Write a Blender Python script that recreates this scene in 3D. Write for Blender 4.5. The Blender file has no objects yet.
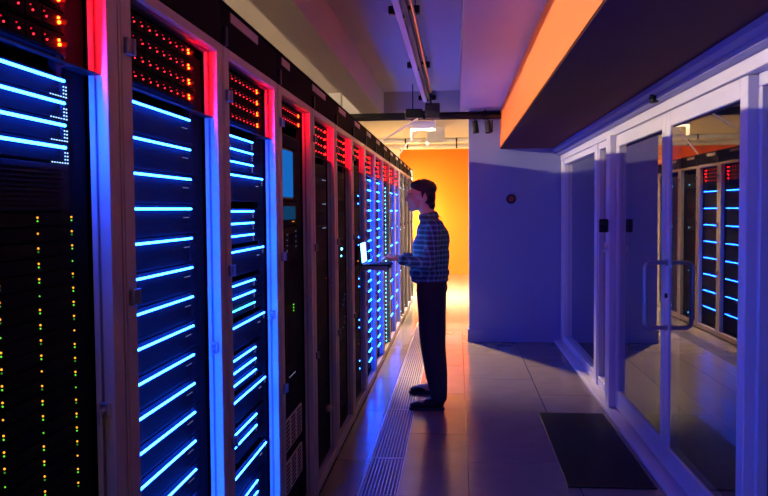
import bpy, bmesh, math, random
from math import sin, cos, pi, radians
from mathutils import Vector, Matrix
random.seed(7)
SC = bpy.context.scene
COL = SC.collection

# ---------------------------------------------------------------- materials
def mat(name, base=(.5, .5, .5), rough=.5, metal=0., spec=.5, emit=None, strength=0., noise=0., nscale=8., bump=0.):
    m = bpy.data.materials.new(name); m.use_nodes = True
    nt = m.node_tree; b = nt.nodes['Principled BSDF']
    b.inputs['Base Color'].default_value = (*base, 1)
    b.inputs['Roughness'].default_value = rough
    b.inputs['Metallic'].default_value = metal
    b.inputs['Specular IOR Level'].default_value = spec
    if emit:
        b.inputs['Emission Color'].default_value = (*emit, 1)
        b.inputs['Emission Strength'].default_value = strength
    if noise or bump:
        tc = nt.nodes.new('ShaderNodeTexCoord'); n = nt.nodes.new('ShaderNodeTexNoise')
        n.inputs['Scale'].default_value = nscale; n.inputs['Detail'].default_value = 5
        nt.links.new(tc.outputs['Object'], n.inputs['Vector'])
        if noise:
            mx = nt.nodes.new('ShaderNodeMix'); mx.data_type = 'RGBA'
            mx.inputs['A'].default_value = (*[c * (1 - noise) for c in base], 1)
            mx.inputs['B'].default_value = (*[min(1, c * (1 + noise)) for c in base], 1)
            nt.links.new(n.outputs['Fac'], mx.inputs['Factor'])
            nt.links.new(mx.outputs['Result'], b.inputs['Base Color'])
        if bump:
            bp = nt.nodes.new('ShaderNodeBump'); bp.inputs['Strength'].default_value = bump
            bp.inputs['Distance'].default_value = .01
            nt.links.new(n.outputs['Fac'], bp.inputs['Height'])
            nt.links.new(bp.outputs['Normal'], b.inputs['Normal'])
    return m

def emat(name, col, s):
    m = bpy.data.materials.new(name); m.use_nodes = True
    nt = m.node_tree; nt.nodes.clear()
    e = nt.nodes.new('ShaderNodeEmission'); e.inputs['Color'].default_value = (*col, 1)
    e.inputs['Strength'].default_value = s
    o = nt.nodes.new('ShaderNodeOutputMaterial'); nt.links.new(e.outputs[0], o.inputs[0])
    return m

def floor_mat():
    m = mat('raised_floor_tiles', (.215, .175, .14), .2, spec=.25, noise=.18, nscale=5.)
    nt = m.node_tree; b = nt.nodes['Principled BSDF']; L = nt.links
    tc = nt.nodes.new('ShaderNodeTexCoord')
    mp = nt.nodes.new('ShaderNodeMapping')
    mp.inputs['Rotation'].default_value = (0, 0, pi / 2); mp.inputs['Location'].default_value = (0, .54, 0)
    L.new(tc.outputs['Object'], mp.inputs['Vector'])
    br = nt.nodes.new('ShaderNodeTexBrick')
    br.offset = .5; br.inputs['Scale'].default_value = 1
    br.inputs['Brick Width'].default_value = 1.2; br.inputs['Row Height'].default_value = .6
    br.inputs['Mortar Size'].default_value = .0035; br.inputs['Mortar Smooth'].default_value = .2
    br.inputs['Color1'].default_value = (1, 1, 1, 1); br.inputs['Color2'].default_value = (.86, .86, .86, 1)
    br.inputs['Mortar'].default_value = (.12, .12, .12, 1)
    L.new(mp.outputs[0], br.inputs['Vector'])
    src = b.inputs['Base Color'].links[0].from_socket
    mx = nt.nodes.new('ShaderNodeMix'); mx.data_type = 'RGBA'; mx.blend_type = 'MULTIPLY'
    mx.inputs['Factor'].default_value = 1
    L.new(src, mx.inputs['A']); L.new(br.outputs['Color'], mx.inputs['B'])
    L.new(mx.outputs['Result'], b.inputs['Base Color'])
    n2 = nt.nodes.new('ShaderNodeTexNoise'); n2.inputs['Scale'].default_value = 3; n2.inputs['Detail'].default_value = 6
    L.new(tc.outputs['Object'], n2.inputs['Vector'])
    mr = nt.nodes.new('ShaderNodeMapRange')
    mr.inputs['To Min'].default_value = .18; mr.inputs['To Max'].default_value = .23
    L.new(n2.outputs['Fac'], mr.inputs['Value']); L.new(mr.outputs[0], b.inputs['Roughness'])
    return m

def glass_mat():
    m = bpy.data.materials.new('partition_glass'); m.use_nodes = True
    nt = m.node_tree; nt.nodes.clear(); L = nt.links
    fr = nt.nodes.new('ShaderNodeFresnel'); fr.inputs['IOR'].default_value = 1.52
    ge = nt.nodes.new('ShaderNodeNewGeometry')
    inv = nt.nodes.new('ShaderNodeMath'); inv.operation = 'SUBTRACT'; inv.inputs[0].default_value = 1
    L.new(ge.outputs['Backfacing'], inv.inputs[1])
    mu = nt.nodes.new('ShaderNodeMath'); mu.operation = 'MULTIPLY'; mu.inputs[1].default_value = 1.9; mu.use_clamp = True
    L.new(fr.outputs[0], mu.inputs[0])
    m2 = nt.nodes.new('ShaderNodeMath'); m2.operation = 'MULTIPLY'
    L.new(mu.outputs[0], m2.inputs[0]); L.new(inv.outputs[0], m2.inputs[1])
    tr = nt.nodes.new('ShaderNodeBsdfTransparent'); tr.inputs['Color'].default_value = (.62, .66, .7, 1)
    gl = nt.nodes.new('ShaderNodeBsdfGlossy'); gl.inputs['Roughness'].default_value = .012
    mx = nt.nodes.new('ShaderNodeMixShader')
    L.new(m2.outputs[0], mx.inputs[0]); L.new(tr.outputs[0], mx.inputs[1]); L.new(gl.outputs[0], mx.inputs[2])
    o = nt.nodes.new('ShaderNodeOutputMaterial'); L.new(mx.outputs[0], o.inputs[0])
    return m

def plaid_mat():
    m = mat('plaid_cotton', (.03, .05, .12), .8)
    nt = m.node_tree; b = nt.nodes['Principled BSDF']; L = nt.links
    tc = nt.nodes.new('ShaderNodeTexCoord'); sp = nt.nodes.new('ShaderNodeSeparateXYZ')
    L.new(tc.outputs['Object'], sp.inputs[0])
    def stripes(sock, k, w):
        a = nt.nodes.new('ShaderNodeMath'); a.operation = 'MULTIPLY'; a.inputs[1].default_value = k
        f = nt.nodes.new('ShaderNodeMath'); f.operation = 'FRACT'
        g = nt.nodes.new('ShaderNodeMath'); g.operation = 'LESS_THAN'; g.inputs[1].default_value = w
        L.new(sock, a.inputs[0]); L.new(a.outputs[0], f.inputs[0]); L.new(f.outputs[0], g.inputs[0]); return g.outputs[0]
    ad = nt.nodes.new('ShaderNodeMath'); ad.operation = 'ADD'
    L.new(stripes(sp.outputs[2], 26, .38), ad.inputs[0])
    xy = nt.nodes.new('ShaderNodeMath'); xy.operation = 'ADD'
    L.new(sp.outputs[0], xy.inputs[0]); L.new(sp.outputs[1], xy.inputs[1])
    L.new(stripes(xy.outputs[0], 20, .22), ad.inputs[1])
    cr = nt.nodes.new('ShaderNodeValToRGB')
    cr.color_ramp.interpolation = 'CONSTANT'
    e = cr.color_ramp.elements
    e[0].position = 0; e[0].color = (.02, .045, .11, 1)
    e[1].position = .4; e[1].color = (.08, .20, .30, 1)
    x = e.new(.9); x.color = (.18, .36, .46, 1)
    h = nt.nodes.new('ShaderNodeMath'); h.operation = 'MULTIPLY'; h.inputs[1].default_value = .5
    L.new(ad.outputs[0], h.inputs[0]); L.new(h.outputs[0], cr.inputs[0]); L.new(cr.outputs[0], b.inputs['Base Color'])
    return m

BLUE = (.006, .065, 1.)
M = dict(
    floor=floor_mat(), glass=glass_mat(), plaid=plaid_mat(),
    ceil=mat('painted_ceiling', (.52, .48, .45), .8, noise=.06, nscale=2, bump=.05),
    dimwall=mat('grey_painted_wall', (.4, .38, .37), .8),
    wall=mat('white_painted_wall', (.72, .70, .70), .7, noise=.05, nscale=3, bump=.05),
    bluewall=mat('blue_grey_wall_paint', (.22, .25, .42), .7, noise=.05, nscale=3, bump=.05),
    orange=mat('orange_painted_wall', (.92, .14, .002), .75, noise=.04, nscale=2),
    soffit_or=mat('orange_painted_fascia', (.95, .20, .010), .6, noise=.04, nscale=2),
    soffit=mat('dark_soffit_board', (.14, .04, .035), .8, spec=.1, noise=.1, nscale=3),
    frame=mat('pale_aluminium', (.60, .59, .61), .42, noise=.04, nscale=10),
    stile=mat('light_grey_steel', (.30, .25, .28), .5, noise=.06, nscale=6),
    rackdark=mat('black_steel', (.004, .004, .006), .7, spec=.06, noise=.15, nscale=8),
    chassis=mat('charcoal_chassis', (.003, .004, .006), .7, spec=.04, noise=.2, nscale=14),
    ear=mat('grey_chassis_steel', (.010, .010, .013), .7, spec=.1),
    fascia=mat('black_trunking', (.006, .0045, .005), .9, spec=.05, noise=.2, nscale=6),
    plate=mat('pale_blank_plate', (.35, .25, .24), .6),
    barfill=emat('blue_fill_end', BLUE, 6500.), redfill=emat('red_fill_disc', (1., .0006, .012), 1100.), bar=emat('blue_light_bar', BLUE, 86.), farfill=emat('faint_blue_fill_end', BLUE, 700.), farredfill=emat('faint_red_fill_disc', (1., .0006, .010), 160.), barc=emat('cyan_light_bar', (.02, .32, .9), 14.), dimbar=emat('dim_blue_bar', BLUE, 1.2),  # the bar-end and red disc glows are added to light the rack stiles
    dot=emat('white_blue_led', (.35, .6, 1.), 3.), dotd=emat('pale_led', (.5, .55, 1.), .6),
    dotc=emat('cyan_led', (.1, .6, 1.), 12.),
    red=emat('red_led', (1., .015, .03), 5.), redd=emat('dull_red_led', (1., .01, .03), 1.), paleedge=mat('light_catch_paint', (.5, .52, .55), .45), lamps=emat('soft_wall_lamp', (1., .62, .16), 420.), org=emat('orange_led', (1., .011, .0008), 110.), farred=emat('hot_red_led', (1., .002, .0006), 50.),  # pale lining paint set lighter than the stile to catch more light
    amb=emat('amber_led', (1., .34, .02), 2.2), grn=emat('green_led', (.15, .9, .04), 1.1), grnd=emat('dim_green_led', (.1, .6, .05), .45),
    screen=emat('blue_screen', (.008, .13, .5), 1.), screen2=emat('dim_teal_screen', (.01, .08, .22), .5),
    lscreen=emat('laptop_screen', (.08, .26, 1.), 18.),
    grate=mat('brushed_steel_grate', (.30, .27, .27), .4, metal=.6),
    pit=mat('underfloor_void', (.01, .01, .012), .9),
    rubber=mat('black_rubber_mat', (.002, .002, .006), .4, spec=.06, noise=.2, nscale=40, bump=.2),
    black=mat('black_plastic', (.005, .005, .006), .5, spec=.2), dark=mat('dark_iron', (.02, .018, .02), .6, spec=.3),
    white=mat('white_enamel', (.75, .72, .70), .35), brass=mat('copper_pipe', (.85, .42, .10), .3, metal=.8),
    grey=mat('grey_steel', (.4, .4, .42), .35, metal=.6), trunk=mat('white_trunking', (.75, .62, .62), .5),
    lampw=emat('lamp_tube_warm', (1., .78, .54), 1100.), lampo=emat('lamp_tube_amber', (1., .54, .17), 300.), lampf=emat('far_aisle_lamp', (1., .86, .55), 11000.), lampk=emat('aisle_end_lamp', (1., .74, .42), 260.),
    skin=mat('skin', (.55, .33, .24), .5, noise=.06, nscale=20), hair=mat('black_hair', (.012, .01, .01), .5, noise=.4, nscale=60, bump=.6),
    trouser=mat('navy_trousers', (.012, .014, .03), .85, noise=.2, nscale=20, bump=.2), shoe=mat('black_leather', (.006, .006, .007), .5, spec=.2),
    sole=mat('dark_rubber_sole', (.015, .015, .02), .7), eye=mat('eye_white', (.6, .6, .6), .2), iris=mat('dark_iris', (.02, .015, .01), .2),
    band=mat('slate_blue_trim_paint', (.20, .20, .36), .5), hinge=mat('hinge_steel', (.13, .12, .13), .45, metal=.3), beige=mat('beige_patch_panel', (.5, .38, .3), .5), brick=mat('terracotta_louvre', (.75, .35, .12), .6),
    storew=mat('dark_room_paint', (.10, .10, .11), .8), redk=mat('dark_red_plastic', (.25, .02, .02), .4),
)

# ---------------------------------------------------------------- mesh helpers
def new(): return bmesh.new()
def bx(bm, x0, x1, y0, y1, z0, z1, bev=0.):
    x0, x1 = sorted((x0, x1)); y0, y1 = sorted((y0, y1)); z0, z1 = sorted((z0, z1))
    t = bmesh.new()
    v = [t.verts.new(p) for p in ((x0, y0, z0), (x1, y0, z0), (x1, y1, z0), (x0, y1, z0), (x0, y0, z1), (x1, y0, z1), (x1, y1, z1), (x0, y1, z1))]
    for f in ((0, 3, 2, 1), (4, 5, 6, 7), (0, 1, 5, 4), (1, 2, 6, 5), (2, 3, 7, 6), (3, 0, 4, 7)): t.faces.new([v[i] for i in f])
    if bev: bmesh.ops.bevel(t, geom=t.edges[:], offset=bev, segments=1, affect='EDGES')
    merge(bm, t); return bm
def merge(bm, t):
    me = bpy.data.meshes.new('t'); t.to_mesh(me); t.free(); bm.from_mesh(me); bpy.data.meshes.remove(me)
def cyl(bm, p0, p1, r, seg=10, r1=None, cap=True):
    p0, p1 = Vector(p0), Vector(p1); d = p1 - p0
    t = bmesh.new()
    bmesh.ops.create_cone(t, cap_ends=cap, segments=seg, radius1=r, radius2=r if r1 is None else r1, depth=d.length)
    q = Vector((0, 0, 1)).rotation_difference(d.normalized()).to_matrix().to_4x4()
    bmesh.ops.transform(t, matrix=Matrix.Translation((p0 + p1) / 2) @ q, verts=t.verts); merge(bm, t); return bm
def ball(bm, c, r, sub=1, rot=None):
    t = bmesh.new(); bmesh.ops.create_icosphere(t, subdivisions=sub, radius=1)
    if isinstance(r, (int, float)): r = (r, r, r)
    mt = Matrix.Translation(c) @ (rot.to_4x4() if rot else Matrix.Identity(4)) @ Matrix.Diagonal((*r, 1))
    bmesh.ops.transform(t, matrix=mt, verts=t.verts); merge(bm, t); return bm
def tube(bm, pts, r, seg=8):
    """bent round tube through the points, closed ends"""
    P = [Vector(p) for p in pts]; rings = []
    for i, p in enumerate(P):
        a = (P[min(i + 1, len(P) - 1)] - P[max(i - 1, 0)]).normalized()
        u = a.orthogonal().normalized() if not rings else (prev_u - a * prev_u.dot(a)).normalized()
        prev_u = u; w = a.cross(u)
        rings.append([bm.verts.new(p + r * (cos(2 * pi * k / seg) * u + sin(2 * pi * k / seg) * w)) for k in range(seg)])
    for A, B in zip(rings, rings[1:]):
        for k in range(seg): bm.faces.new((A[k], A[(k + 1) % seg], B[(k + 1) % seg], B[k]))
    bm.faces.new(rings[0][::-1]); bm.faces.new(rings[-1]); return bm
def prism(bm, prof, z0, z1, axis='z'):
    """profile of 2D points swept along an axis"""
    f = (lambda a, b, c: (a, b, c)) if axis == 'z' else (lambda a, b, c: (a, c, b))
    A = [bm.verts.new(f(a, b, z0)) for a, b in prof]; B = [bm.verts.new(f(a, b, z1)) for a, b in prof]
    n = len(prof)
    for k in range(n): bm.faces.new((A[k], A[(k + 1) % n], B[(k + 1) % n], B[k]))
    bm.faces.new(A[::-1]); bm.faces.new(B); return bm
def mesh(bm, name, m, smooth=False):
    bmesh.ops.recalc_face_normals(bm, faces=bm.faces)
    me = bpy.data.meshes.new(name); bm.to_mesh(me); bm.free(); me.materials.append(m)
    if smooth:
        for p in me.polygons: p.use_smooth = True
    return me
def link(name, me, parent=None, loc=(0, 0, 0), rot=None):
    o = bpy.data.objects.new(name, me); COL.objects.link(o); o.parent = parent; o.location = loc
    if rot: o.rotation_euler = rot
    return o
def obj(name, bm, m, parent=None, loc=(0, 0, 0), smooth=False): return link(name, mesh(bm, name, m, smooth), parent, loc)
def struct(name, bm, m, parent=None):
    o = obj(name, bm, m, parent)
    if not parent: o['kind'] = 'structure'
    return o
def thing(name, label, cat, loc=(0, 0, 0), group=None):
    o = bpy.data.objects.new(name, None); COL.objects.link(o); o.location = loc; o.empty_display_size = .1
    o['label'] = label; o['category'] = cat
    if group: o['group'] = group
    return o
CACHE = {}
def cached(key, fn):
    if key not in CACHE: CACHE[key] = fn()
    return CACHE[key]

# ---------------------------------------------------------------- camera
cam = bpy.data.cameras.new('camera'); co = bpy.data.objects.new('camera', cam); COL.objects.link(co)
cam.sensor_width = 36; cam.lens = 810 / 768 * 36; cam.clip_start = .05
yaw, pit, roll = radians(5.15), radians(-2.69), radians(.45)
fw = Vector((-sin(yaw) * cos(pit), cos(yaw) * cos(pit), sin(pit)))
rt = Vector((cos(yaw), sin(yaw), 0)); up = rt.cross(fw)
r2 = cos(roll) * rt - sin(roll) * up; u2 = sin(roll) * rt + cos(roll) * up
co.matrix_world = Matrix(((r2.x, u2.x, -fw.x, 0), (r2.y, u2.y, -fw.y, 0), (r2.z, u2.z, -fw.z, 1.51), (0, 0, 0, 1)))
SC.camera = co

# ---------------------------------------------------------------- room shell
YB, YF = -2.0, 19.0
GX0, GX1 = -.53, -.32                     # floor grille channel
b = new(); bx(b, -7, GX0, YB, YF, -.2, 0); bx(b, GX1, 3.4, YB, YF, -.2, 0)
bx(b, GX0, GX1, YB, 2.44, -.2, 0); bx(b, GX0, GX1, 10.86, YF, -.2, 0)
bx(b, GX0, GX1, 2.44, 10.86, -.2, -.15)
struct('floor', b, M['floor'])
b = new()
bx(b, -7, 3.4, YB, YF, 2.91, 3.2)                       # upper slab
struct('ceiling', b, M['ceil'])
b = new(); bx(b, .04, 3.4, YB, 9.96, 2.62, 2.91)
o = struct('trim_1', b, M['ceil'])                      # lower slab on the right
b = new(); bx(b, -1.09, -.86, YB, 9.67, 2.62, 2.91)
struct('trim_2', b, M['ceil'])                          # beam along the racks
b = new(); bx(b, -3.5, .04, 9.67, 9.96, 2.62, 2.91)
struct('trim_3', b, M['ceil'])                          # cross beam
# soffit box over the glass partition
b = new(); bx(b, .487, .505, YB, 9.23, 2.19, 2.62)
struct('trim_4', b, M['soffit_or'])
b = new(); bx(b, .487, 1.3, YB, 9.23, 2.185, 2.2)
struct('trim_5', b, M['soffit'])
# stepped head band
b = new(); prism(b, [(1.075, 2.184), (1.075, 2.155), (1.105, 2.14), (1.115, 2.14), (1.115, 2.115), (1.14, 2.103), (1.3, 2.103), (1.3, 2.184)], YB, 9.23, 'y')
struct('trim_6', b, M['band'])
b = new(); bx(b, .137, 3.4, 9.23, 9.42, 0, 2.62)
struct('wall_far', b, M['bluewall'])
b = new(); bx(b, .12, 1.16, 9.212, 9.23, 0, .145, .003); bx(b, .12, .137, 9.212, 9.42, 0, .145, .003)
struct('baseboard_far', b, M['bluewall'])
b = new(); bx(b, -7, 3.4, YF, YF + .2, 0, 3.2)
struct('wall_back', b, M['orange'])
b = new(); bx(b, -7.2, -7, YB, YF, 0, 3.2)
struct('wall_left', b, M['dimwall'])
b = new(); bx(b, 3.4, 3.6, 9.42, YF, 0, 3.2)
struct('wall_right', b, M['wall'])
b = new(); bx(b, 3.4, 3.6, YB, 9.42, 0, 2.91)
struct('wall_inner', b, M['storew'])
b = new(); bx(b, -7, 3.4, YB - .2, YB, 0, 3.2)
struct('wall_front', b, M['storew'])
b = new(); bx(b, -1.55, -1.32, 18.7, 19, 0, 2.95)
struct('trim_7', b, M['wall'])                          # pale pilaster at left of the orange wall

# glass partition -----------------------------------------------------------
FX, GX = 1.16, 1.185
def frame_part(name, boxes, parent):
    b = new()
    for q in boxes: bx(b, *q, .004)
    return obj(name, b, M['frame'], parent)
b = new(); bx(b, 1.09, 1.30, YB, 9.212, 0, .03, .004)
struct('trim_8', b, M['frame'])                         # kerb
b = new(); bx(b, FX - .005, 1.26, YB, 9.21, 2.045, 2.103, .003)
struct('trim_9', b, M['frame'])                         # frame head
for k, (y0, y1, fx) in enumerate([(6.09, 6.25, FX - .04), (6.87, 7.0, FX), (9.05, 9.21, FX), (.9, 1.02, FX)]):
    b = new(); bx(b, fx, GX + .005, y0, y1, .03, 2.045, .004); bx(b, GX, 1.26, y0 + .01, y1 - .01, .03, 2.045)
    struct('trim_%d' % (10 + k), b, M['frame'])
def window(n, y0, y1, dx=0.):
    FX, GX = 1.16 + dx, 1.20 + dx
    e = bpy.data.objects.new('window_%d' % n, None); COL.objects.link(e); e['kind'] = 'structure'
    frame_part('window_frame', [(FX + .01, 1.25, y0, y1, .03, .11), (FX + .01, 1.25, y0, y1, 1.99, 2.045),
                                (FX + .01, 1.25, y0, y0 + .035, .11, 1.99), (FX + .01, 1.25, y1 - .035, y1, .11, 1.99)], e)
    b = new(); bx(b, GX + .01, GX + .018, y0 + .03, y1 - .03, .10, 2.0); obj('pane', b, M['glass'], e)
window(1, 7.0, 9.05); window(2, 6.25, 6.87); window(3, 1.02, 3.392, .035)
def door(n, y0, y1, hy, hs):
    e = bpy.data.objects.new('door_%d' % n, None); COL.objects.link(e); e['kind'] = 'structure'
    x0, x1 = FX + .004, 1.225
    frame_part('door_frame', [(x0, x1, y0, y0 + .085, .045, 2.04), (x0, x1, y1 - .085, y1, .045, 2.04),
                              (x0, x1, y0 + .085, y1 - .085, .045, .175), (x0, x1, y0 + .085, y1 - .085, 1.955, 2.04)], e)
    sw = .0075 if n == 2 else 0
    b = new(); prism(b, [(GX - .006, y0 + .08), (GX + .002, y0 + .08), (GX + .002 - sw, y1 - .08), (GX - .006 - sw, y1 - .08)], .17, 1.96); obj('pane', b, M['glass'], e)
    for s in (-1, 1):
        if not hs or s > 0: continue
        b = new()
        xo = 1.045 if s < 0 else 1.33; xa = x0 if s < 0 else x1
        pts = [(xa, hy, 1.205)] + [(xo + s * -.03 * (1 - sin(t * pi / 2 / 4)), hy, 1.205 - .03 * (1 - cos(t * pi / 2 / 4))) for t in range(5)]
        pts += [(xo + s * -.03 * (1 - cos(t * pi / 2 / 4)), hy, .84 + .03 * (1 - sin(t * pi / 2 / 4))) for t in range(5)] + [(xa, hy, .84)]
        tube(b, pts, .0125, 10)
        h = obj('door_handle', b, M['grey'], e, smooth=True)
        for z in (1.205, .84):
            b = new(); cyl(b, (xa, hy, z), (xa + s * .008, hy, z), .02, 14); obj('rosette', b, M['grey'], h)
    return e
door(1, 4.67, 6.085, 4.71, False); d2 = door(2, 3.395, 4.665, 4.62, True)
b = new(); cyl(b, (FX + .004, 4.62, 1.02), (FX - .006, 4.62, 1.02), .014, 14); obj('lock_cylinder', b, M['dark'], d2)

t = thing('card_reader', 'small black card reader box on the glass frame post left of the door', 'card reader', (1.1195, 6.17, 1.33))
b = new(); bx(b, -.06, .0, -.03, .03, 0, .10, .006); obj('reader_body', b, M['black'], t)
b = new(); bx(b, -.055, -.01, -.034, -.029, .055, .08); obj('reader_window', b, M['dark'], t)
t = thing('door_button', 'round pale exit button on the post below the black card reader', 'button', (1.1195, 6.17, 1.22))
b = new(); cyl(b, (0, 0, 0), (-.03, 0, 0), .036, 18); obj('button_base', b, M['frame'], t)
b = new(); cyl(b, (-.03, 0, 0), (-.042, 0, 0), .024, 16); obj('push_cap', b, M['grey'], t)
t = thing('door_sensor', 'small dark sensor fixed to the band above the glass doors', 'sensor', (1.10, 4.72, 2.12))
b = new(); bx(b, -.01, .03, -.03, .03, -.02, .045, .006); obj('sensor_body', b, M['black'], t)
b = new(); ball(b, (-.008, 0, .0), .012, 2); obj('lens', b, M['dark'], t)
t = thing('wall_button', 'small dark red round device on the shaded end wall', 'call point', (.609, 9.23, 1.622))
b = new(); cyl(b, (0, 0, 0), (0, -.03, 0), .055, 20); obj('back_plate', b, M['dark'], t)
b = new(); cyl(b, (0, -.03, 0), (0, -.055, 0), .03, 16); obj('push_cap', b, M['redk'], t)

t = thing('door_mat', 'black rubber mat on the floor before the glass door', 'mat', (.83, 5.19, 0))
b = new(); bx(b, -.235, .235, -.79, .79, 0, .008, .003); obj('mat_body', b, M['rubber'], t)
b = new(); bx(b, -.235, .235, -.80, -.785, 0, .009); bx(b, -.235, .235, .785, .80, 0, .009)
obj('mat_edge', b, M['black'], t)

# floor grilles -------------------------------------------------------------
gp = ['nearest to the camera', 'second from the camera', 'third from the camera', "just in front of the man's shoes", 'beneath the toes of the man', 'behind the man, nearer of two', 'farthest along the aisle']
def grate_mesh():
    b = new()
    for x in (0, .204): bx(b, x, x + .006, .004, 1.196, -.03, 0)
    for y in (.004, 1.184): bx(b, .006, .204, y, y + .012, -.03, 0)
    for k in range(10): x = .006 + .198 * (k + .5) / 10; bx(b, x - .0025, x + .0025, .016, 1.184, -.02, -.001)
    for k in range(34): y = .016 + 1.168 * (k + .5) / 34; bx(b, .006, .204, y - .003, y + .003, -.014, -.004)
    return mesh(b, 'floor_grate', M['grate'])
gm = grate_mesh()
for k in range(7):
    o = link('floor_grate', gm, None, (GX0, 2.45 + 1.2 * k, 0))
    o['label'] = 'steel ventilation grate set in the floor, ' + gp[k]; o['category'] = 'floor grate'; o['group'] = 'ventilation grates along the rack aisle'

# ---------------------------------------------------------------- server racks
P = .79; S0 = 1.66; XF = -.73
ordn = ['first', 'second', 'third', 'fourth', 'fifth', 'sixth', 'seventh', 'eighth', 'ninth', 'tenth', 'eleventh', 'twelfth', 'thirteenth', 'fourteenth', 'fifteenth', 'sixteenth', 'seventeenth', 'eighteenth', 'nineteenth', 'twentieth', 'twenty-first', 'twenty-second', 'twenty-third', 'twenty-fourth', 'twenty-fifth', 'twenty-sixth']
NR = 16
look = ['cut by the left edge of the photo, with amber and green dots below', 'with a full ladder of long blue bars nearest the camera', 'with blue bars in groups of short and long',
        'with a tall blue screen in its upper half', 'with fine dark vent lines below four red rows', 'dark, with two white-blue lights at waist height',
        "mostly dark, at the left end of the man's laptop", 'with evenly spaced blue bars, nearer of the two such behind the laptop', 'with evenly spaced blue bars, farther of the two such behind the laptop',
        'with a fine column of tiny blue dots', 'with widely spaced cyan bars, nearer of two such', 'with widely spaced cyan bars, farther of two such', 'dim and warm lit, directly behind the cyan bars', 'dim and warm lit, third from the far end', 'dim and warm lit, next to last in the row', 'dim and warm lit, last in the row by the orange wall']
def rack_parts():
    K = {}
    # local frame: origin at seam Y, x = XF -> 0, z = 0
    b = new(); bx(b, -1.05, -.05, .055, .842, 0, .085); bx(b, -.05, -.002, .055, .842, .0, .012)
    K['base'] = mesh(b, 'base', M['rackdark'])
    b = new(); bx(b, -1.05, -.048, .056, .066, .085, 2.0); K['side_panel'] = mesh(b, 'side_panel', M['rackdark'])
    b = new(); bx(b, -1.05, -1.04, .068, .83, .085, 2.0); K['back_panel'] = mesh(b, 'back_panel', M['rackdark'])
    b = new(); bx(b, -1.05, -.048, .056, .842, 2.0, 2.03); K['top_panel'] = mesh(b, 'top_panel', M['rackdark'])
    # stiles (folded steel profiles)
    b = new(); prism(b, [(-.042, .0585), (0, .0585), (0, .068), (-.003, .070), (-.003, .074), (0, .076), (0, .128), (-.002, .131), (-.042, .131)], .012, 2.03)
    K['left'] = mesh(b, 'stile', M['stile'])
    b = new(); prism(b, [(0, .7905), (0, .842), (-.042, .842), (-.042, .7905), (-.029, .7905), (-.029, .797), (-.024, .797), (-.024, .7905)], .012, 2.03)
    K['right'] = mesh(b, 'stile', M['stile'])
    b = new(); bx(b, -.0225, -.001, .7885, .7904, .07, 1.998); bx(b, -.0415, -.0305, .7885, .7904, .07, 1.998); K['strip'] = mesh(b, 'light_catch_strip', M['paleedge'])  # pale lining added so the stile's inner face looks more brightly lit
    b = new(); prism(b, [(0, 2.03), (-.047, 2.03), (-.047, 1.998), (-.030, 1.998), (-.030, 2.004), (-.022, 2.004), (-.022, 1.998), (-.006, 1.998), (0, 2.004)], .1315, .79, 'y')
    K['head'] = mesh(b, 'head_rail', M['stile'])
    b = new(); bx(b, -.042, -.001, .1315, .79, .015, .07, .003); K['sill'] = mesh(b, 'sill_rail', M['stile'])
    b = new(); bx(b, -.0275, -.014, .133, .787, 1.797, 1.799); bx(b, -.0495, -.0275, .676, .787, 1.797, 1.799); K['baffle'] = mesh(b, 'light_baffle', M['black'])  # plate added to block red light from the blue part below
    # 19 inch mounting rails with slots
    for nm, y in (('rl', .133), ('rr', .655)):
        b = new(); bx(b, -.06, -.044, y, y + .018, .086, 1.97)
        for k in range(42): bx(b, -.0445, -.043, y + .005, y + .013, .11 + k * .04445, .118 + k * .04445)
        K[nm] = mesh(b, 'mounting_rail', M['ear'])
    b = new(); bx(b, -.07, -.05, .673, .785, .086, 1.97)
    for k in range(40):
        bx(b, -.052, -.046, .69, .705, .12 + k * .0455, .145 + k * .0455)
    K['filler'] = mesh(b, 'cable_organizer', M['rackdark'])
    b = new(); bx(b, -.004, .010, .086, .114, 0, .036, .002); cyl(b, (.010, .116, .0), (.010, .116, .036), .006, 10); bx(b, -.006, .008, .112, .139, .008, .030, .002)
    K['hinge'] = mesh(b, 'hinge', M['hinge'])
    b = new(); bx(b, -.032, -.008, .776, .7885, 0, .034, .003); K['latch'] = mesh(b, 'latch', M['grey'])
    b = new(); cyl(b, (-.02, .776, .02), (-.02, .758, .018), .006, 10); bx(b, -.023, -.017, .752, .759, -.012, .026, .002); K['lever'] = mesh(b, 'lever', M['grey'])
    return K
RK = rack_parts()
def rack(i):
    # i = -1 is the nearest
    t = thing('server_rack', 'server rack ' + look[i + 1], 'server rack', (XF, S0 + P * i, 0), 'server racks in a row along the left')
    t['group'] = 'server racks in a row along the left'
    for n, k in (('base', 'base'), ('side_panel', 'side_panel'), ('back_panel', 'back_panel'), ('top_panel', 'top_panel'), ('stile', 'left'), ('stile', 'right'),
                 ('head_rail', 'head'), ('sill_rail', 'sill'), ('mounting_rail', 'rl'), ('mounting_rail', 'rr'), ('cable_organizer', 'filler'), ('light_baffle', 'baffle')):
        if k == 'baffle' and (i == 2 or i > 10): continue
        link(n, RK[k], t)
    for z in (1.86, 1.30, .74): link('hinge', RK['hinge'], t, (0, 0, z))
    link('light_catch_strip', RK['strip'], t)
    l = link('latch', RK['latch'], t, (0, 0, 1.07)); link('lever', RK['lever'], l)
    return t
for i in range(-1, NR - 1): rack(i)
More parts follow.
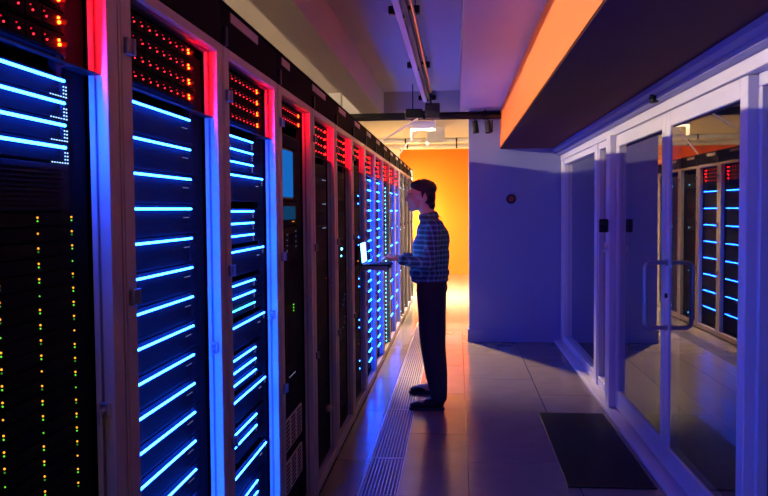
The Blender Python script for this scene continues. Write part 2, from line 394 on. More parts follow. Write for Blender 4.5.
# overhead trunking: one length above each rack with its own pale blank plate
plates = {1: (.15, .51), 2: (.13, .29), 3: (.07, .47)}
def trunk(i):
    o = thing('cable_trunking', 'black overhead trunking length above the server rack ' + look[i + 1].replace('nearest the camera', 'near the camera'), 'trunking',
              (XF, S0 + P * i + .057, 2.030), 'trunking lengths on top of the racks')
    o['label'] = 'black trunking on top of the %s rack from the camera end' % ordn[i + 1]
    link('trunking_body', cached('tb', lambda: mesh(bx(new(), -.30, 0, 0, P - .002, .001, .130, .003), 'trunking_body', M['fascia'])), o)
    link('lid', cached('tl', lambda: mesh(bx(new(), -.305, .006, 0, P - .002, .130, .138, .002), 'lid', M['fascia'])), o)
    a, c = plates.get(i, (.2, .5)); a -= .057; c -= .057
    if i >= 0:
        b = new(); bx(b, 0, .004, a, c, .09, .122, .001); obj('blank_plate', b, M['plate'], o)
    link('seam_clip', cached('tc', lambda: mesh(bx(new(), 0, .012, .004, .03, .0, .06, .002), 'seam_clip', M['black'])), o)
for i in range(-1, NR - 1): trunk(i)

# ---------------------------------------------------------------- rack equipment
CX = XF - .03                             # chassis front plane
Y0, Y1 = .135, .672                       # chassis across the rails, relative to the seam
def chassis_mesh(h, style):
    def f():
        b = new(); w0, w1 = .0225, Y1 - Y0 - .026
        bx(b, -.62, -.006, w0, w1, .0005, h - .0005)
        bx(b, -.008, -.002, .001, Y1 - Y0 - .001, .001, h - .001, .0008)
        if style == 'plain':
            bx(b, -.0028, -.0012, w0 + .005, w1 - .005, h * .08, h * .12)
        elif style == 'bays':
            n = 8
            for k in range(n):
                y = w0 + .008 + (w1 - w0 - .016) * k / n
                bx(b, -.003, .0015, y, y + (w1 - w0 - .016) / n - .004, h * .14, h * .86, .0008)
        elif style == 'vent':
            n = max(3, int(h / .009))
            for k in range(n):
                z = .004 + (h - .008) * k / n
                bx(b, -.004, .003, w0 + .01, w1 - .01, z, z + .0035)
        elif style == 'ports':
            for k in range(12):
                y = w0 + .02 + k * .037
                bx(b, -.003, .001, y, y + .026, h * .25, h * .75)
        return mesh(b, 'chassis', M['ear'] if style == 'vent' else M['chassis'])
    return cached(('ch', round(h, 4), style), f)
def fill_disc(k='redfill'):  # disc glowing one way only, added to redden the stile beside it
    def f():
        b = new(); cyl(b, (0, 0, 0), (0, .004, 0), .005, 12)
        me = mesh(b, 'fill_light', M['black']); me.materials.append(M[k])
        for p in me.polygons:
            if p.normal.y > .99: p.material_index = 1
        return me
    return cached('side' + k, f)
def ledmesh(r, m): return cached(('led', r, m.name), lambda: mesh(ball(new(), (0, 0, 0), r, 1), 'status_light', m))
def barmesh(L, m, r=.0029, hot='barfill'):
    def f():
        b = new(); cyl(b, (0, 0, 0), (0, L, 0), r, 10); ball(b, (0, 0, 0), r, 2)
        me = mesh(b, 'light_bar', m)
        if hot:
            me.materials.append(M[hot])
            for p in me.polygons:
                if p.normal.y > .99 and p.center.y > L - .001: p.material_index = 1  # added extra-hot end cap, lights the stile beside the bar
        return me
    return cached(('bar', round(L, 4), m.name, r, hot), f)
RN = {i: 'in the %s rack from the camera' % ordn[i + 1] for i in range(-1, NR - 1)}
def gear(name, label, cat, i, z, h, style, group):
    t = thing(name, label, cat, (CX, S0 + P * i + Y0, z), group)
    link('chassis', chassis_mesh(h, style), t)
    return t
def led(t, y, z, r, m, x=.003, name='status_light'):
    return link(name, ledmesh(r, m), t, (x, y - Y0, z))      # y relative to the seam

def red_shelves(i, n=4, top=1.914, right=.625, n_led=9):
    for k in range(n):
        zc = top + .013 - k * .0425
        far = i >= 3
        t = gear('disk_shelf', '%s row of red lights from the top %s' % (ordn[k], RN[i]), 'disk shelf', i, zc - .022, .0415, 'plain' if far else 'bays', 'disk shelves with red lights')
        m = n_led if not far else 5
        for j in range(m):
            y = right - .045 - j * (.0485 if not far else .09)
            led(t, y, .018, .0020 if not far else .0035, M['red'], name='status_light')
            if not far: led(t, y - .008, .026, .0017, M['redd'])
        if not far:
            led(t, right, .026, .0032, M['org'], name='orange_light'); link('fill_light', fill_disc(), t, (.009, right + .012 - Y0, .02))
            led(t, right + .003, .018, .0040, M['org'], name='orange_light')
        else:
            led(t, right, .02, .006, M['farred']); link('fill_light', fill_disc('redfill' if i < 6 else 'farredfill'), t, (.009, right + .012 - Y0, .02))
def bar_server(i, zb, h, y0, y1, label, group, m='bar', dots='row', below=None):
    lo = h - .012 if below is None else below
    t = gear('blade_server', label, 'server', i, zb - lo, h, 'plain', group)
    link('light_bar', barmesh(y1 - y0 - .008, M[m], .0029 if i < 6 else .0045, 'barfill' if i < 6 else 'farfill'), t, (.009, y0 - Y0 + .004, lo))
    if dots == 'row':
        for k in range(5): led(t, y1 - .01 - k * .010, lo - .024, .0012, M['dotd'])
    elif dots == 'grid':
        for a in range(4):
            for c in range(2): led(t, y1 + .006 + c * .010, lo - .009 - a * .0066, .0015, M['dot'])
        for k in range(5): led(t, y1 - .005 - k * .010, lo - .029, .0014, M['dot'])
    elif dots == 'few':
        for a in range(3): led(t, y1 + .012, lo - .008 - a * .007, .0018, M['dotd'])
    return t

# nearest rack: four bars, then a stack of thin modules with amber and green dots
red_shelves(-1, 4, 1.950, .635, 10)
for k in range(4):
    bar_server(-1, 1.762 - .0425 * k, .0415, .17, .642, '%s blue bar from the top in the leftmost rack, with white dot cluster' % ordn[k], 'blue bar servers in the leftmost rack', dots='grid')
zz = 1.762 - .0425 * 3 - .03
gear('blank_server', 'plain dark unit between blue bars and coloured dots in the leftmost rack', 'server', -1, 1.512, zz - 1.512 - .001, 'vent', None)
nm = 20
for k in range(nm):
    z = 1.484 - k * .028
    t = gear('network_switch', 'thin dark switch with amber and green dots, %s down in the leftmost rack' % ordn[k], 'switch', -1, z, .0272, 'plain', 'thin switches in the leftmost rack')
    for c, y in enumerate((.407, .537, .667)):
        st = (k * 7 + c * 5) % 9
        if st in (3,): led(t, y, .016, .0019, M['amb']); continue
        if st in (4,): led(t, y, .014, .0017, M['grn']); continue
        led(t, y, .017, .0021, M['amb']); led(t, y, .0105, .0019, M['grn'] if (k + c) % 3 else M['grnd'])
zl = 1.484 - (nm - 1) * .028
for k in range(3):
    h = (zl - .09) / 3
    gear('storage_array', 'large plain dark unit low in the leftmost rack, %s from the floor' % ordn[k], 'storage unit', -1, .09 + h * k, h - .001, 'bays', 'large dark units low in the leftmost rack')

# second rack: long ladder
red_shelves(0, 4, 1.950, .60, 9)
for k in range(19):
    z = 1.767 - .0833 * k
    bar_server(0, z, .0823, .16, .588, '%s long blue bar from the top in the second rack' % ordn[k], 'blue bar servers in the second rack')
# third rack: groups of short and long bars
red_shelves(1, 4, 1.950, .60, 9)
G = []
for g in range(6):
    zt = 1.762 - .253 * g
    n = 4
    G += [(zt - .0425 * j, 's') for j in range(3)] + [(zt - (.130, .138, .142, .143, .150, .145)[g], 'l')]
n = 0; pass
for q, (z, kd) in enumerate(G):
    gi, j = divmod(q, 4)
    nxt = z - .0425
    if kd == 's':
        m = 'barc' if (gi == 2 and j == 2) else 'bar'
        if gi == 4 and j == 2: 
            gear('blank_server', 'unlit unit between bars in the lower part of the third rack', 'server', 1, z - .03, .0415, 'plain', None); continue
        bar_server(1, z, .0415 if j < 2 else .0405, .16, .506, '%s short blue bar of the %s group down in the third rack' % (ordn[j], ordn[gi]), 'short blue bar servers in the third rack', m, 'few')
    else:
        zb = z
        h = .125 if gi < 5 else .1
        t = bar_server(1, zb, .0985, .16, .65, 'long blue bar closing the %s group down in the third rack' % ordn[gi], 'long blue bar servers in the third rack', 'bar', 'few', .087)
        for k in range(4): led(t, .60 - k * .010, .058, .0016, M['dotd'])
gear('storage_array', 'plain dark unit at the floor of the third rack', 'storage unit', 1, .088, .16, 'bays', None)

# fourth rack: two red rows, blue screen, small panel, dark units, beige patch panels
red_shelves(2, 2, 1.950, .62, 9)
gear('blank_server', 'dark slotted unit above the tall blue screen', 'server', 2, 1.795, .058, 'vent', None)
t = gear('rack_monitor', 'tall glowing blue screen mounted in the fourth rack', 'monitor', 2, 1.556, .236, 'plain', None)
b = new(); bx(b, 0, .012, .02, .30, .006, .228, .003); obj('bezel', b, M['black'], t)
b = new(); bx(b, .012, .014, .03, .29, .014, .220); obj('screen', b, M['screen'], t)
t = gear('control_panel', 'small dim teal display panel under the tall blue screen', 'control panel', 2, 1.44, .113, 'plain', None)
b = new(); bx(b, 0, .01, .03, .36, .03, .09, .002); obj('display', b, M['screen2'], t)
led(t, .46, .02, .002, M['amb']); led(t, .49, .02, .002, M['amb'])
labs = ['just below the teal panel', 'third below the blue screen', 'at chest height', 'with two yellow-green lights', 'at waist height', 'with a short line of white dots', 'just above the patch panels']
for k in range(7):
    z = 1.318 - .1185 * k
    t = gear('storage_array', 'dark storage unit in the fourth rack, ' + labs[k], 'storage unit', 2, z, .1175, 'ports' if k < 2 else 'bays', 'dark units in the fourth rack')
    if k == 0:
        for a in range(8): led(t, .33 + (a % 2) * .2, .012 + a * .012, .002, M['dotd'])
    if k == 3: 
        for a in range(3): led(t, .455 + .0, .13 - .018 - a * .014, .0035, M['grn'])
    if k == 5:
        for a in range(5): led(t, .35 + a * .03, .03, .0028, M['dotd'])
for k, (z, h) in enumerate(((.43, .16), (.24, .16))):
    gear('blank_server', 'dark unit over the %s beige patch panel' % ('upper', 'lower')[k], 'server', 2, z + h + .001, .016 if k == 0 else .028, 'plain', None)
    t = gear('patch_panel', '%s beige slotted patch panel low in the fourth rack' % ('upper', 'lower')[k], 'patch panel', 2, z, h, 'plain', 'beige patch panels')
    b = new(); bx(b, 0, .008, .06, .46, .01, h - .01, .002); pp = obj('face_plate', b, M['beige'], t)
    b = new()
    for a in range(7):
        for c in range(3): bx(b, .006, .009, .08 + c * .13, .17 + c * .13, .02 + a * (h - .03) / 7, .02 + a * (h - .03) / 7 + .012)
    obj('slot_grid', b, M['black'], pp)
gear('storage_array', 'dark unit at the floor of the fourth rack below the patch panels', 'storage unit', 2, .088, .15, 'bays', None)

# fifth rack: fine vents
red_shelves(3, 4, 1.950, .63)
for k in range(8):
    z = 1.70 - .068 * k
    t = gear('vented_switch', '%s vented switch from the top below red rows in the fifth rack' % ordn[k], 'switch', 3, z, .067, 'vent', 'vented switches in the fifth rack')
    if k in (1, 3, 5):
        for a in range(7): led(t, .50 + a * .018, .05, .0024, M['dotd'], x=.005)
for k in range(5):
    h = (1.224 - .09) / 5
    t = gear('storage_array', 'large dark unit under the vented switches, %s from the floor' % ordn[k], 'storage unit', 3, .09 + h * k, h - .001, 'bays', 'large dark units in the fifth rack')
    if k == 4: led(t, .6, .12, .004, M['redd'])
    if k == 1:
        b = new(); ball(b, (.02, .42, .05), (.02, .05, .02), 2); obj('tag', b, M['plate'], t)
# sixth and seventh: dark
for i, w in ((4, 'sixth'), (5, 'seventh')):
    red_shelves(i, 4 if i == 4 else 2, 1.950, .63)
    top = 1.765 if i == 4 else 1.85
    n = 11; h = (top - .09) / n
    for k in range(n):
        t = gear('storage_array', 'dark unit in the %s rack, %s from the floor' % (w, ordn[k]), 'storage unit', i, .09 + h * k, h - .001, 'bays' if k % 3 else 'ports', 'dark units in the %s rack' % w)
        if i == 4 and k == 7:
            led(t, .46, .10, .009, M['dotc']); led(t, .44, .055, .006, M['dotc'])
        if i == 4 and k in (4, 5):
            for a in range(3): led(t, .5 + a * .05, .03 + .03 * a, .003, M['dotd'])
        if i == 5 and k in (6, 2): led(t, .55, .07, .005, M['amb'] if k == 6 else M['redd'])
        if i == 5 and k % 2: 
            for a in range(2): led(t, .6, .03 + a * .06, .0045, M['bar'])
# eighth, ninth: regular bars; tenth: dots; eleventh, twelfth: sparse; rest dim
for i in (6, 7):
    red_shelves(i, 4, 1.950, .63)
    for k in range(19):
        z = 1.765 - .0865 * k
        bar_server(i, z, .0855, .45, .66, '%s blue bar from the top in the %s rack from the camera' % (ordn[k], ordn[i + 1]), 'blue bar servers in the %s rack' % ordn[i + 1], dots=None)
red_shelves(8, 4, 1.950, .63)
for k in range(13):
    h = (1.765 - .09) / 13
    t = gear('storage_array', 'unit with tiny blue dots in the tenth rack, %s from the floor' % ordn[k], 'storage unit', 8, .09 + h * k, h - .001, 'plain', 'dotted units in the tenth rack')
    for a in range(3): led(t, .62, .02 + a * .042, .0055, M['dotc'])
for i in (9, 10):
    red_shelves(i, 4, 1.950, .63)
    for k in range(8):
        bar_server(i, 1.70 - .20 * k, .199, .15, .66, '%s cyan bar from the top in the %s rack from the camera' % (ordn[k], ordn[i + 1]), 'sparse cyan bar servers in the %s rack' % ordn[i + 1], 'bar', None, .187)
for i in (11, 12, 13, 14):
    n = 10; h = (1.94 - .09) / n
    for k in range(n):
        t = gear('storage_array', 'warm lit plain unit in the %s rack, %s from the floor' % (ordn[i + 1], ordn[k]), 'storage unit', i, .09 + h * k, h - .001, 'plain', 'plain units in the last racks')
        if k % 3 == 0: led(t, .5, .05, .006, M['dotc'])

# ---------------------------------------------------------------- ceiling rail, pipes, lamps
t = thing('cable_rail', 'long pale ceiling rail with a copper pipe running down the aisle', 'cable rail', (-.36, 5, 2.78))
b = new(); bx(b, -.033, .012, -7, 4.9, 0, .052, .003); obj('rail_body', b, M['trunk'], t)
b = new(); bx(b, .018, .050, -7, 4.9, .012, .045); obj('cable_tray', b, M['dark'], t)
b = new(); tube(b, [(.082, -7 + 1.0 * k, .02 + .004 * sin(k * 1.7)) for k in range(12)], .011, 8); obj('copper_pipe', b, M['brass'], t, smooth=True)
for y in (3.3, 5.42, 7.46, 9.65):
    b = new(); bx(b, -.07, .12, y - 5 - .02, y - 5 + .02, .053, .075); bx(b, .01, .022, y - 5 - .012, y - 5 + .012, -.002, .06)
    h = obj('hanger_bracket', b, M['black'], t)
    for x in (-.062, .092):
        b = new(); bx(b, x - .024, x + .028, y - 5 - .03, y - 5 + .03, .022, .075, .005); cyl(b, (x, y - 5, .075), (x, y - 5, .13 if y < 9.5 else .11), .003, 6)
        obj('clamp', b, M['black'], h)
for nme, z, y, x0, x1, r, lab in (('ceiling_pipe', 2.53, 9.05, -3.2, .487, .028, 'lower dark pipe crossing the aisle under the cross beam'), ('ceiling_pipe', 2.575, 9.13, -3.2, .487, .022, 'upper dark pipe crossing the aisle under the cross beam')):
    o = thing(nme, lab, 'pipe', (0, y, z), 'dark pipes crossing the aisle')
    b = new(); cyl(b, (x0, 0, 0), (x1, 0, -.0), r, 12); obj('pipe_run', b, M['dark'], o, smooth=True)
    for x in (-1.3, -.5, .3): b = new(); cyl(b, (x, 0, 0), (x + .03, 0, 0), r * 1.25, 12); cyl(b, (x + .015, 0, r), (x + .015, 0, 2.619 - z if x > .04 else 2.905 - z), .004, 6); obj('pipe_clip', b, M['black'], o)
t = thing('junction_box', 'flat black box hanging at the far end of the ceiling rail', 'junction box', (-.37, 8.95, 2.56))
b = new(); bx(b, -.19, .0, -.06, .10, -.05, .05, .008); obj('box_body', b, M['black'], t)
b = new(); bx(b, .03, .19, -.06, .06, -.055, .11, .008); obj('box_body', b, M['dark'], t)
b = new(); bx(b, -.02, .05, -.02, .02, .0, .03); bx(b, .08, .10, -.01, .01, .11, .22); obj('box_bracket', b, M['dark'], t)
for k, (p0, p1, lab) in enumerate((((-.813, 9.0, 2.286), (-.42, 8.9, 2.50), 'pale diagonal brace, nearer one, below the black junction box'), ((-.80, 10.6, 2.17), (-.44, 10.6, 2.62), 'thin pale diagonal brace behind the nearer one'))):
    b = new(); cyl(b, p0, p1, .012 if k == 0 else .009, 8); o = obj('diagonal_brace', b, M['trunk']); o['label'] = lab; o['category'] = 'brace'; o['group'] = 'diagonal braces over the racks'
for k, x in enumerate((.20, .34)):
    t = thing('spot_lamp', ('black spot lamp', 'smaller dark spot lamp with a fin')[k] + ' hung under the pipes by the end wall', 'spot lamp', (x, 9.05, 2.50), 'unlit spot lamps')
    b = new(); cyl(b, (0, 0, -.02), (.012, -.02, -.15), .032, 14, .036); obj('lamp_body', b, (M['black'], M['dark'])[k], t)
    b = new(); cyl(b, (0, 0, -.02), (0, 0, .01), .008, 8); bx(b, -.03, .03, -.01, .01, -.025, -.015); obj('lamp_bracket', b, M['dark'], t)
    if k == 1:
        b = new(); bx(b, .04, .06, -.03, .03, -.14, -.01, .003); obj('heat_sink', b, M['dark'], t)
for k, (y, z, lab) in enumerate(((16.0, 2.86, 'nearer'), (16.6, 2.80, 'farther'))):
    t = thing('roof_pipe', '%s pale horizontal pipe crossing before the orange wall' % lab, 'pipe', (0, y, z), 'pale pipes before the orange wall')
    b = new(); cyl(b, (-3.5, 0, 0), (3.3, 0, 0), .045, 12); obj('pipe_run', b, M['white'], t, smooth=True)
    for x in (-2.4, -1, .0): b = new(); cyl(b, (x, 0, .03), (x, 0, 2.905 - z), .006, 6); cyl(b, (x - .015, 0, 0), (x + .015, 0, 0), .052, 12); obj('pipe_hanger', b, M['dark'], t)
def lamp(label, x, y, z, L, m, w=.05, along='y', group=None):
    t = thing('ceiling_lamp', label, 'ceiling lamp', (x, y, z), group)
    a, c = (w, L / 2) if along == 'y' else (L / 2, w)
    b = new(); bx(b, -a - .01, a + .01, -c - .01, c + .01, .0, 2.909 - z if 2.909 - z < .12 else .05, .003); obj('lamp_housing', b, M['white'], t)
    b = new(); bx(b, -a, a, -c, c, -.03, -.001, .004); obj('diffuser', b, m, t)
    return t
for k in range(5):
    lamp('strip lamp on the ceiling of the aisle behind the racks', -5.7, 1.2 + 2.6 * k, 2.86, 1.3, M['lampw'], .04, 'y', 'strip lamps in the aisle behind the racks')
t = thing('ceiling_lamp', 'bright boxed lamp hanging over the aisle behind the cross pipes', 'ceiling lamp', (-.42, 10.3, 2.60))
b = new(); bx(b, -.15, .15, -.07, .07, .0, .02); bx(b, -.15, .15, -.075, -.07, -.075, .02); bx(b, -.15, .15, .07, .075, -.085, .02); bx(b, -.155, -.15, -.075, .075, -.20, .02); bx(b, .15, .155, -.075, .075, -.085, .02)  # skirts shaped to keep the light off racks, ceiling and near floor
obj('lamp_housing', b, M['white'], t)
b = new(); bx(b, -.13, .13, -.055, .055, -.028, -.001); obj('diffuser', b, M['lampk'], t)
sp = bpy.data.lights.new('lamp_beam', 'SPOT'); sp.energy = 900; sp.color = (1., .68, .36); sp.spot_size = radians(78); sp.spot_blend = .45; sp.shadow_soft_size = .05
so = bpy.data.objects.new('lamp_beam', sp); COL.objects.link(so); so.parent = t; so.location = (0, 0, -.10)
so.rotation_euler = Vector((.77, -1.1, -2.56)).to_track_quat('-Z', 'Y').to_euler()
for x in (-.12, .12): b = new(); cyl(b, (x, 0, .02), (x, 0, .309), .004, 6); obj('hanging_rod', b, M['dark'], t)
t = thing('ceiling_lamp', 'second boxed lamp, farther down the aisle before the orange wall', 'ceiling lamp', (-.35, 13.9, 2.75))
b = new(); bx(b, -.15, .15, -.09, .09, .0, .159); bx(b, -.15, .15, -.095, -.09, -.11, .02); bx(b, -.15, .15, .09, .095, -.05, .02); bx(b, -.155, -.15, -.095, .095, -.13, .02); bx(b, .15, .155, -.095, .095, -.06, .02)  # box skirts added to stop lamp glare streaking over the near floor
obj('lamp_housing', b, M['white'], t)
b = new(); bx(b, -.13, .13, -.075, .075, -.02, -.001); obj('diffuser', b, M['lampf'], t)
lamp('bright ceiling lamp close to the orange wall, beyond the end of the racks', -1.25, 16.5, 2.52, .14, M['lampo'], .10, 'x')
lamp('ceiling lamp over the passage right of the end wall', 1.6, 15.6, 2.86, 1.2, M['lampo'], .06, 'x')
t = thing('wall_lamp', 'upright lamp beside the pale pillar by the orange wall, hidden behind the last rack', 'wall lamp', (-1.30, 18.35, 0))
b = new(); cyl(b, (0, 0, 0), (0, 0, .03), .16, 20); cyl(b, (0, 0, .03), (0, 0, 1.0), .015, 10); obj('stand', b, M['white'], t)
b = new(); cyl(b, (0, 0, 1.0), (0, 0, 1.75), .06, 16); obj('diffuser', b, M['lamps'], t, smooth=True)
t = thing('louvre_screen', 'terracotta slatted screen beside the pale pillar beyond the racks', 'screen', (-1.95, 18.6, 0))
b = new()
for k in range(24): bx(b, -.35, .35, -.02, .02, .2 + k * .115, .28 + k * .115)
obj('louvre_slats', b, M['brick'], t)
for x in (-.37, .35): b = new(); bx(b, x, x + .03, -.03, .03, 0, 2.9); obj('screen_post', b, M['white'], t)

# ---------------------------------------------------------------- the man
def blob(name, shapes, m, parent, vox=.006, smooth=4, dy=0):
    b = new()
    for s in shapes:
        if s[0] == 'e': ball(b, s[1], s[2], 3, s[3] if len(s) > 3 else None)
        elif s[0] == 'c':                                   # tapered limb p0 r0 p1 r1
            _, p0, r0, p1, r1 = s; p0, p1 = Vector(p0), Vector(p1)
            cyl(b, p0, p1, r0, 20, r1); ball(b, p0, r0 * .999, 3); ball(b, p1, r1 * .999, 3)
    bmesh.ops.recalc_face_normals(b, faces=b.faces)
    me = bpy.data.meshes.new(name + '_src'); b.to_mesh(me); b.free()
    o = bpy.data.objects.new('src', me); COL.objects.link(o)
    r = o.modifiers.new('r', 'REMESH'); r.mode = 'VOXEL'; r.voxel_size = vox
    s = o.modifiers.new('s', 'SMOOTH'); s.factor = .5; s.iterations = smooth
    dg = bpy.context.evaluated_depsgraph_get(); dg.update()
    out = bpy.data.meshes.new_from_object(o.evaluated_get(dg)); out.name = name
    bpy.data.objects.remove(o); bpy.data.meshes.remove(me)
    out.materials.clear(); out.materials.append(m)
    for p in out.polygons: p.use_smooth = True
    return link(name, out, parent)
man = thing('person', 'man in a plaid shirt and dark trousers standing with a laptop before the racks', 'person', (-.2, 6.33, 0))
# man-local: x forward = negative, near side = negative y
def arm(s):
    sh, el, wr = (.03, s * .185, 1.375), (-.01, s * .245, 1.10), (-.235, s * .165, 1.130)
    return sh, el, wr
def hand(s):
    out = []; wx, wy, wz = arm(s)[2]
    out.append(('e', (wx - .045, wy - s * .006, wz + .004), (.048, .038, .016)))
    for k, (dyk, L) in enumerate(((-.034, .060), (-.012, .072), (.011, .068), (.033, .052))):
        y = wy - s * .006 + dyk * s
        k0 = (wx - .078, y, wz + .010); k1 = (wx - .078 - L * .5, y - s * .002, wz + .018); k2 = (wx - .078 - L * .82, y - s * .004, wz + .002); k3 = (wx - .078 - L * .9, y - s * .004, wz - .016)
        out += [('c', k0, .0092, k1, .0086), ('c', k1, .0086, k2, .0078), ('c', k2, .0078, k3, .0068)]
    th = (wx - .03, wy - s * .035, wz); t1 = (wx - .062, wy - s * .062, wz - .004); t2 = (wx - .094, wy - s * .064, wz - .010)
    out += [('c', th, .0125, t1, .010), ('c', t1, .010, t2, .0085)]
    return out
HD = Vector((-.085, 0, 1.615))
rx = Matrix.Rotation(radians(-6), 3, 'Y')
shapes = [('e', (-.068, 0, 1.642), (.095, .074, .088)), ('e', (-.112, 0, 1.585), (.066, .056, .082)), ('e', (-.143, 0, 1.520), (.036, .034, .024)), ('e', (-.105, 0, 1.535), (.05, .05, .03)),
          ('e', (-.165, 0, 1.645), (.022, .045, .022)), ('c', (-.176, 0, 1.622), .009, (-.193, 0, 1.590), .0125), ('e', (-.186, 0, 1.582), (.012, .017, .009)),
          ('e', (-.170, 0, 1.552), (.012, .023, .007)), ('e', (-.167, 0, 1.541), (.013, .020, .007)),
          ('e', (-.138, .03, 1.585), (.03, .02, .025)), ('e', (-.138, -.03, 1.585), (.03, .02, .025)),
          ('e', (-.045, .074, 1.600), (.020, .009, .032)), ('e', (-.045, -.074, 1.600), (.020, .009, .032)),
          ('c', (-.055, 0, 1.56), .058, (-.005, 0, 1.42), .060),
          ('e', (.01, 0, 1.30), (.10, .165, .14)), ('e', (.0, 0, 1.12), (.095, .14, .16)), ('e', (.0, 0, .95), (.10, .15, .11))]
for s in (-1, 1):
    sh, el, wr = arm(s)
    shapes += [('c', (.01, s * .05, 1.40), .05, sh, .05), ('c', sh, .052, el, .040), ('c', el, .040, wr, .025)] + hand(s)
    fx = .056 if s < 0 else .02; fy = s * .27 if s < 0 else s * .27
    shapes += [('c', (.0, s * .085, .90), .085, (.01, s * .16, .50), .055), ('c', (.01, s * .16, .50), .055, (fx, s * .25, .10), .040), ('c', (fx, s * .25, .06), .035, (fx - .13, s * .27, .045), .03)]
body = blob('body', shapes, M['skin'], man, .0048, 3)
for s in (-1, 1):
    b = new(); ball(b, (-.158, s * .029, 1.611), .0115, 2); e = obj('eye', b, M['eye'], man, smooth=True)
    b = new(); ball(b, (-.1655, s * .030, 1.609), .0058, 2); obj('iris', b, M['iris'], e, smooth=True)
    b = new(); tube(b, [(-.166, s * .014, 1.630), (-.166, s * .028, 1.634), (-.156, s * .046, 1.629)], .004, 6); obj('eyebrow', b, M['hair'], man)
hs = [('e', (-.052, 0, 1.674), (.102, .081, .068)), ('e', (-.022, 0, 1.615), (.062, .077, .088)), ('e', (-.105, 0, 1.702), (.058, .060, .034)), ('e', (-.05, 0, 1.705), (.062, .05, .032)), ('e', (.0, 0, 1.545), (.036, .058, .045)),
      ('c', (-.062, .072, 1.640), .012, (-.062, .071, 1.605), .008), ('c', (-.062, -.072, 1.640), .012, (-.062, -.071, 1.605), .008)]
for k in range(46):
    a = random.uniform(-2.6, 2.6); e = random.uniform(.35, 1.5)
    d = Vector((cos(a) * cos(e), sin(a) * cos(e), sin(e)))
    p = Vector((-.056 + .10 * d.x, .078 * d.y, 1.674 + .066 * d.z))
    hs.append(('c', p, .010, p + Vector((-.014 + d.x * .008, d.y * .006, .008 * d.z + .002)), .004))
blob('hair', hs, M['hair'], man, .0045, 2)
# shirt
sh_shapes = [('e', (.0, 0, 1.33), (.115, .185, .125)), ('e', (.022, 0, 1.27), (.125, .19, .15)), ('e', (.0, 0, 1.15), (.145, .186, .17)), ('e', (-.015, 0, 1.02), (.160, .190, .085)), ('e', (-.012, 0, .965), (.150, .182, .042)),
             ('e', (-.015, 0, 1.09), (.156, .184, .11)), ('e', (-.008, 0, 1.22), (.14, .185, .14))]
for s in (-1, 1):
    sh, el, wr = arm(s); w2 = tuple(Vector(el).lerp(Vector(wr), .86))
    sh_shapes += [('c', (.005, s * .06, 1.405), .052, sh, .066), ('c', sh, .068, el, .056), ('c', el, .056, w2, .038)]
    m1 = Vector(sh).lerp(Vector(el), .6); sh_shapes.append(('e', m1 + Vector((.012, 0, 0)), (.062, .052, .05)))
shirt = blob('shirt', sh_shapes, M['plaid'], man, .007, 5)
b = new()
rings = []
for (z, rxx, ryy, ox) in ((1.418, .078, .086, -.010), (1.455, .067, .069, -.020), (1.484, .064, .064, -.026), (1.481, .071, .071, -.025), (1.440, .084, .092, -.014)):
    rings.append([b.verts.new((ox + rxx * cos(2 * pi * k / 28), ryy * sin(2 * pi * k / 28), z + .012 * cos(2 * pi * k / 28))) for k in range(28)])
for A, B in zip(rings, rings[1:]):
    for k in range(28): b.faces.new((A[k], A[(k + 1) % 28], B[(k + 1) % 28], B[k]))
obj('collar', b, M['plaid'], shirt, smooth=True)
for s in (-1, 1):
    sh, el, wr = arm(s); e, w = Vector(el), Vector(wr)
    b = new(); cyl(b, e.lerp(w, .80), e.lerp(w, .98), .042, 20, .038); obj('cuff', b, M['plaid'], shirt, smooth=True)
# trousers
ts = [('e', (-.0, 0, .93), (.118, .168, .10)), ('e', (.03, 0, .90), (.098, .15, .09))]
for s in (-1, 1):
    ax = .062 if s < 0 else .03
    hp, kn, an = Vector((.0, s * .085, .89)), Vector((.012, s * .15, .49)), Vector((ax, s * .262 if s < 0 else s * .255, .10))
    ts += [('c', hp, .115, kn, .098), ('c', kn, .098, kn.lerp(an, .6), .084), ('c', kn.lerp(an, .6), .084, an, .062), ('e', an + Vector((-.014, 0, .03)), (.060, .060, .030)),
           ('e', kn + Vector((-.012, 0, .03)), (.085, .08, .06))]
tr = blob('trousers', ts, M['trouser'], man, .007, 4)
b = new()
for k in range(0):
    pass
rings = []
for z in (.945, .975):
    rings.append([b.verts.new((.0 + .128 * cos(2 * pi * k / 28), .172 * sin(2 * pi * k / 28), z)) for k in range(28)])
for A, B in zip(rings, rings[1:]):
    for k in range(28): b.faces.new((A[k], A[(k + 1) % 28], B[(k + 1) % 28], B[k]))
obj('belt', b, M['shoe'], tr)
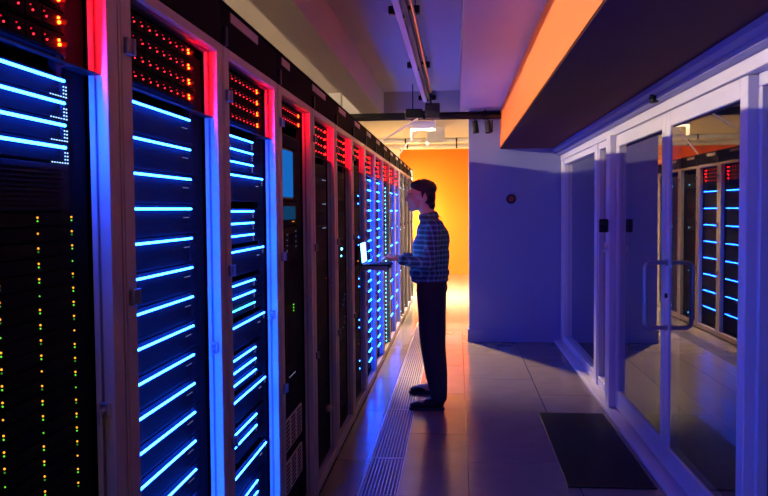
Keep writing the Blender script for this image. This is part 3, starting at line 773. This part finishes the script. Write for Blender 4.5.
for s in (-1, 1):
    ax = .062 if s < 0 else .03; y = s * .272
    sp = [('e', (ax - .005, y, .062), (.045, .042, .052)), ('e', (ax - .06, y, .050), (.07, .043, .040)), ('e', (ax - .135, y - s * 0, .038), (.082, .046, .028)), ('e', (ax - .17, y, .034), (.052, .044, .024))]
    f = blob('shoe', sp, M['shoe'], man, .006, 3)
    b = new(); pr = []
    for k in range(26):
        a = 2 * pi * k / 26; cx = ax - .092; x = cx + .135 * cos(a) * (1 if cos(a) < 0 else .98); w = .047 if cos(a) < .2 else .040
        pr.append((x, y + w * math.copysign(abs(sin(a)) ** .7, sin(a))))
    prism(b, pr, .0, .022); obj('sole', b, M['sole'], f)
    b = new()
    for k in range(4):
        x = ax - .065 - k * .022; tube(b, [(x, y - .024, .083 - k * .008), (x - .006, y, .09 - k * .008), (x, y + .024, .083 - k * .008)], .0028, 5)
    obj('lace', b, M['sole'], f)

# laptop on its pulled-out shelf
t = thing('sliding_shelf', 'thin dark shelf pulled out of the rack under the laptop', 'shelf', (-.76, 6.17, 1.073))
b = new(); bx(b, .032, .245, -.14, .22, 0, .006); bx(b, .241, .247, -.14, .22, -.014, .008); obj('shelf_plate', b, M['ear'], t)
for y in (-.15, .222): b = new(); bx(b, .032, .24, y, y + .008, -.014, .016); obj('slide', b, M['grey'], t)
t = thing('laptop', 'slim dark laptop lying open under the hands of the man', 'laptop', (-.625, 6.20, 1.082))
b = new(); bx(b, -.095, .125, -.165, .165, 0, .018, .004); base = obj('laptop_base', b, M['ear'], t)
b = new()
for r in range(5):
    for c in range(13): bx(b, -.082 + r * .024, -.063 + r * .024, -.15 + c * .0232, -.131 + c * .0232, .018, .0205)
obj('keyboard', b, M['black'], base)
b = new(); bx(b, .045, .105, -.05, .05, .018, .0188); obj('touchpad', b, M['black'], base)
lid = bpy.data.objects.new('x', None); bpy.data.objects.remove(lid)
b = new(); bx(b, 0, .17, -.165, .165, 0, .008, .003)
lid = obj('laptop_lid', b, M['ear'], t, (-.085, 0, .018)); lid.rotation_euler = (0, radians(-95), 0)
b = new(); bx(b, .012, .158, -.152, .152, -.0015, .0005); obj('screen', b, M['lscreen'], lid)

# ---------------------------------------------------------------- world and view
w = bpy.data.worlds.new('world'); SC.world = w; w.use_nodes = True
w.node_tree.nodes['Background'].inputs[0].default_value = (.02, .01, .06, 1)
w.node_tree.nodes['Background'].inputs[1].default_value = .1
SC.view_settings.view_transform = 'Standard'; SC.view_settings.look = 'None'
SC.view_settings.exposure = 0; SC.view_settings.gamma = 1; SC.view_settings.use_curve_mapping = False
SC.cycles.use_denoising = True
SC.cycles.max_bounces = 8; SC.cycles.sample_clamp_indirect = 6
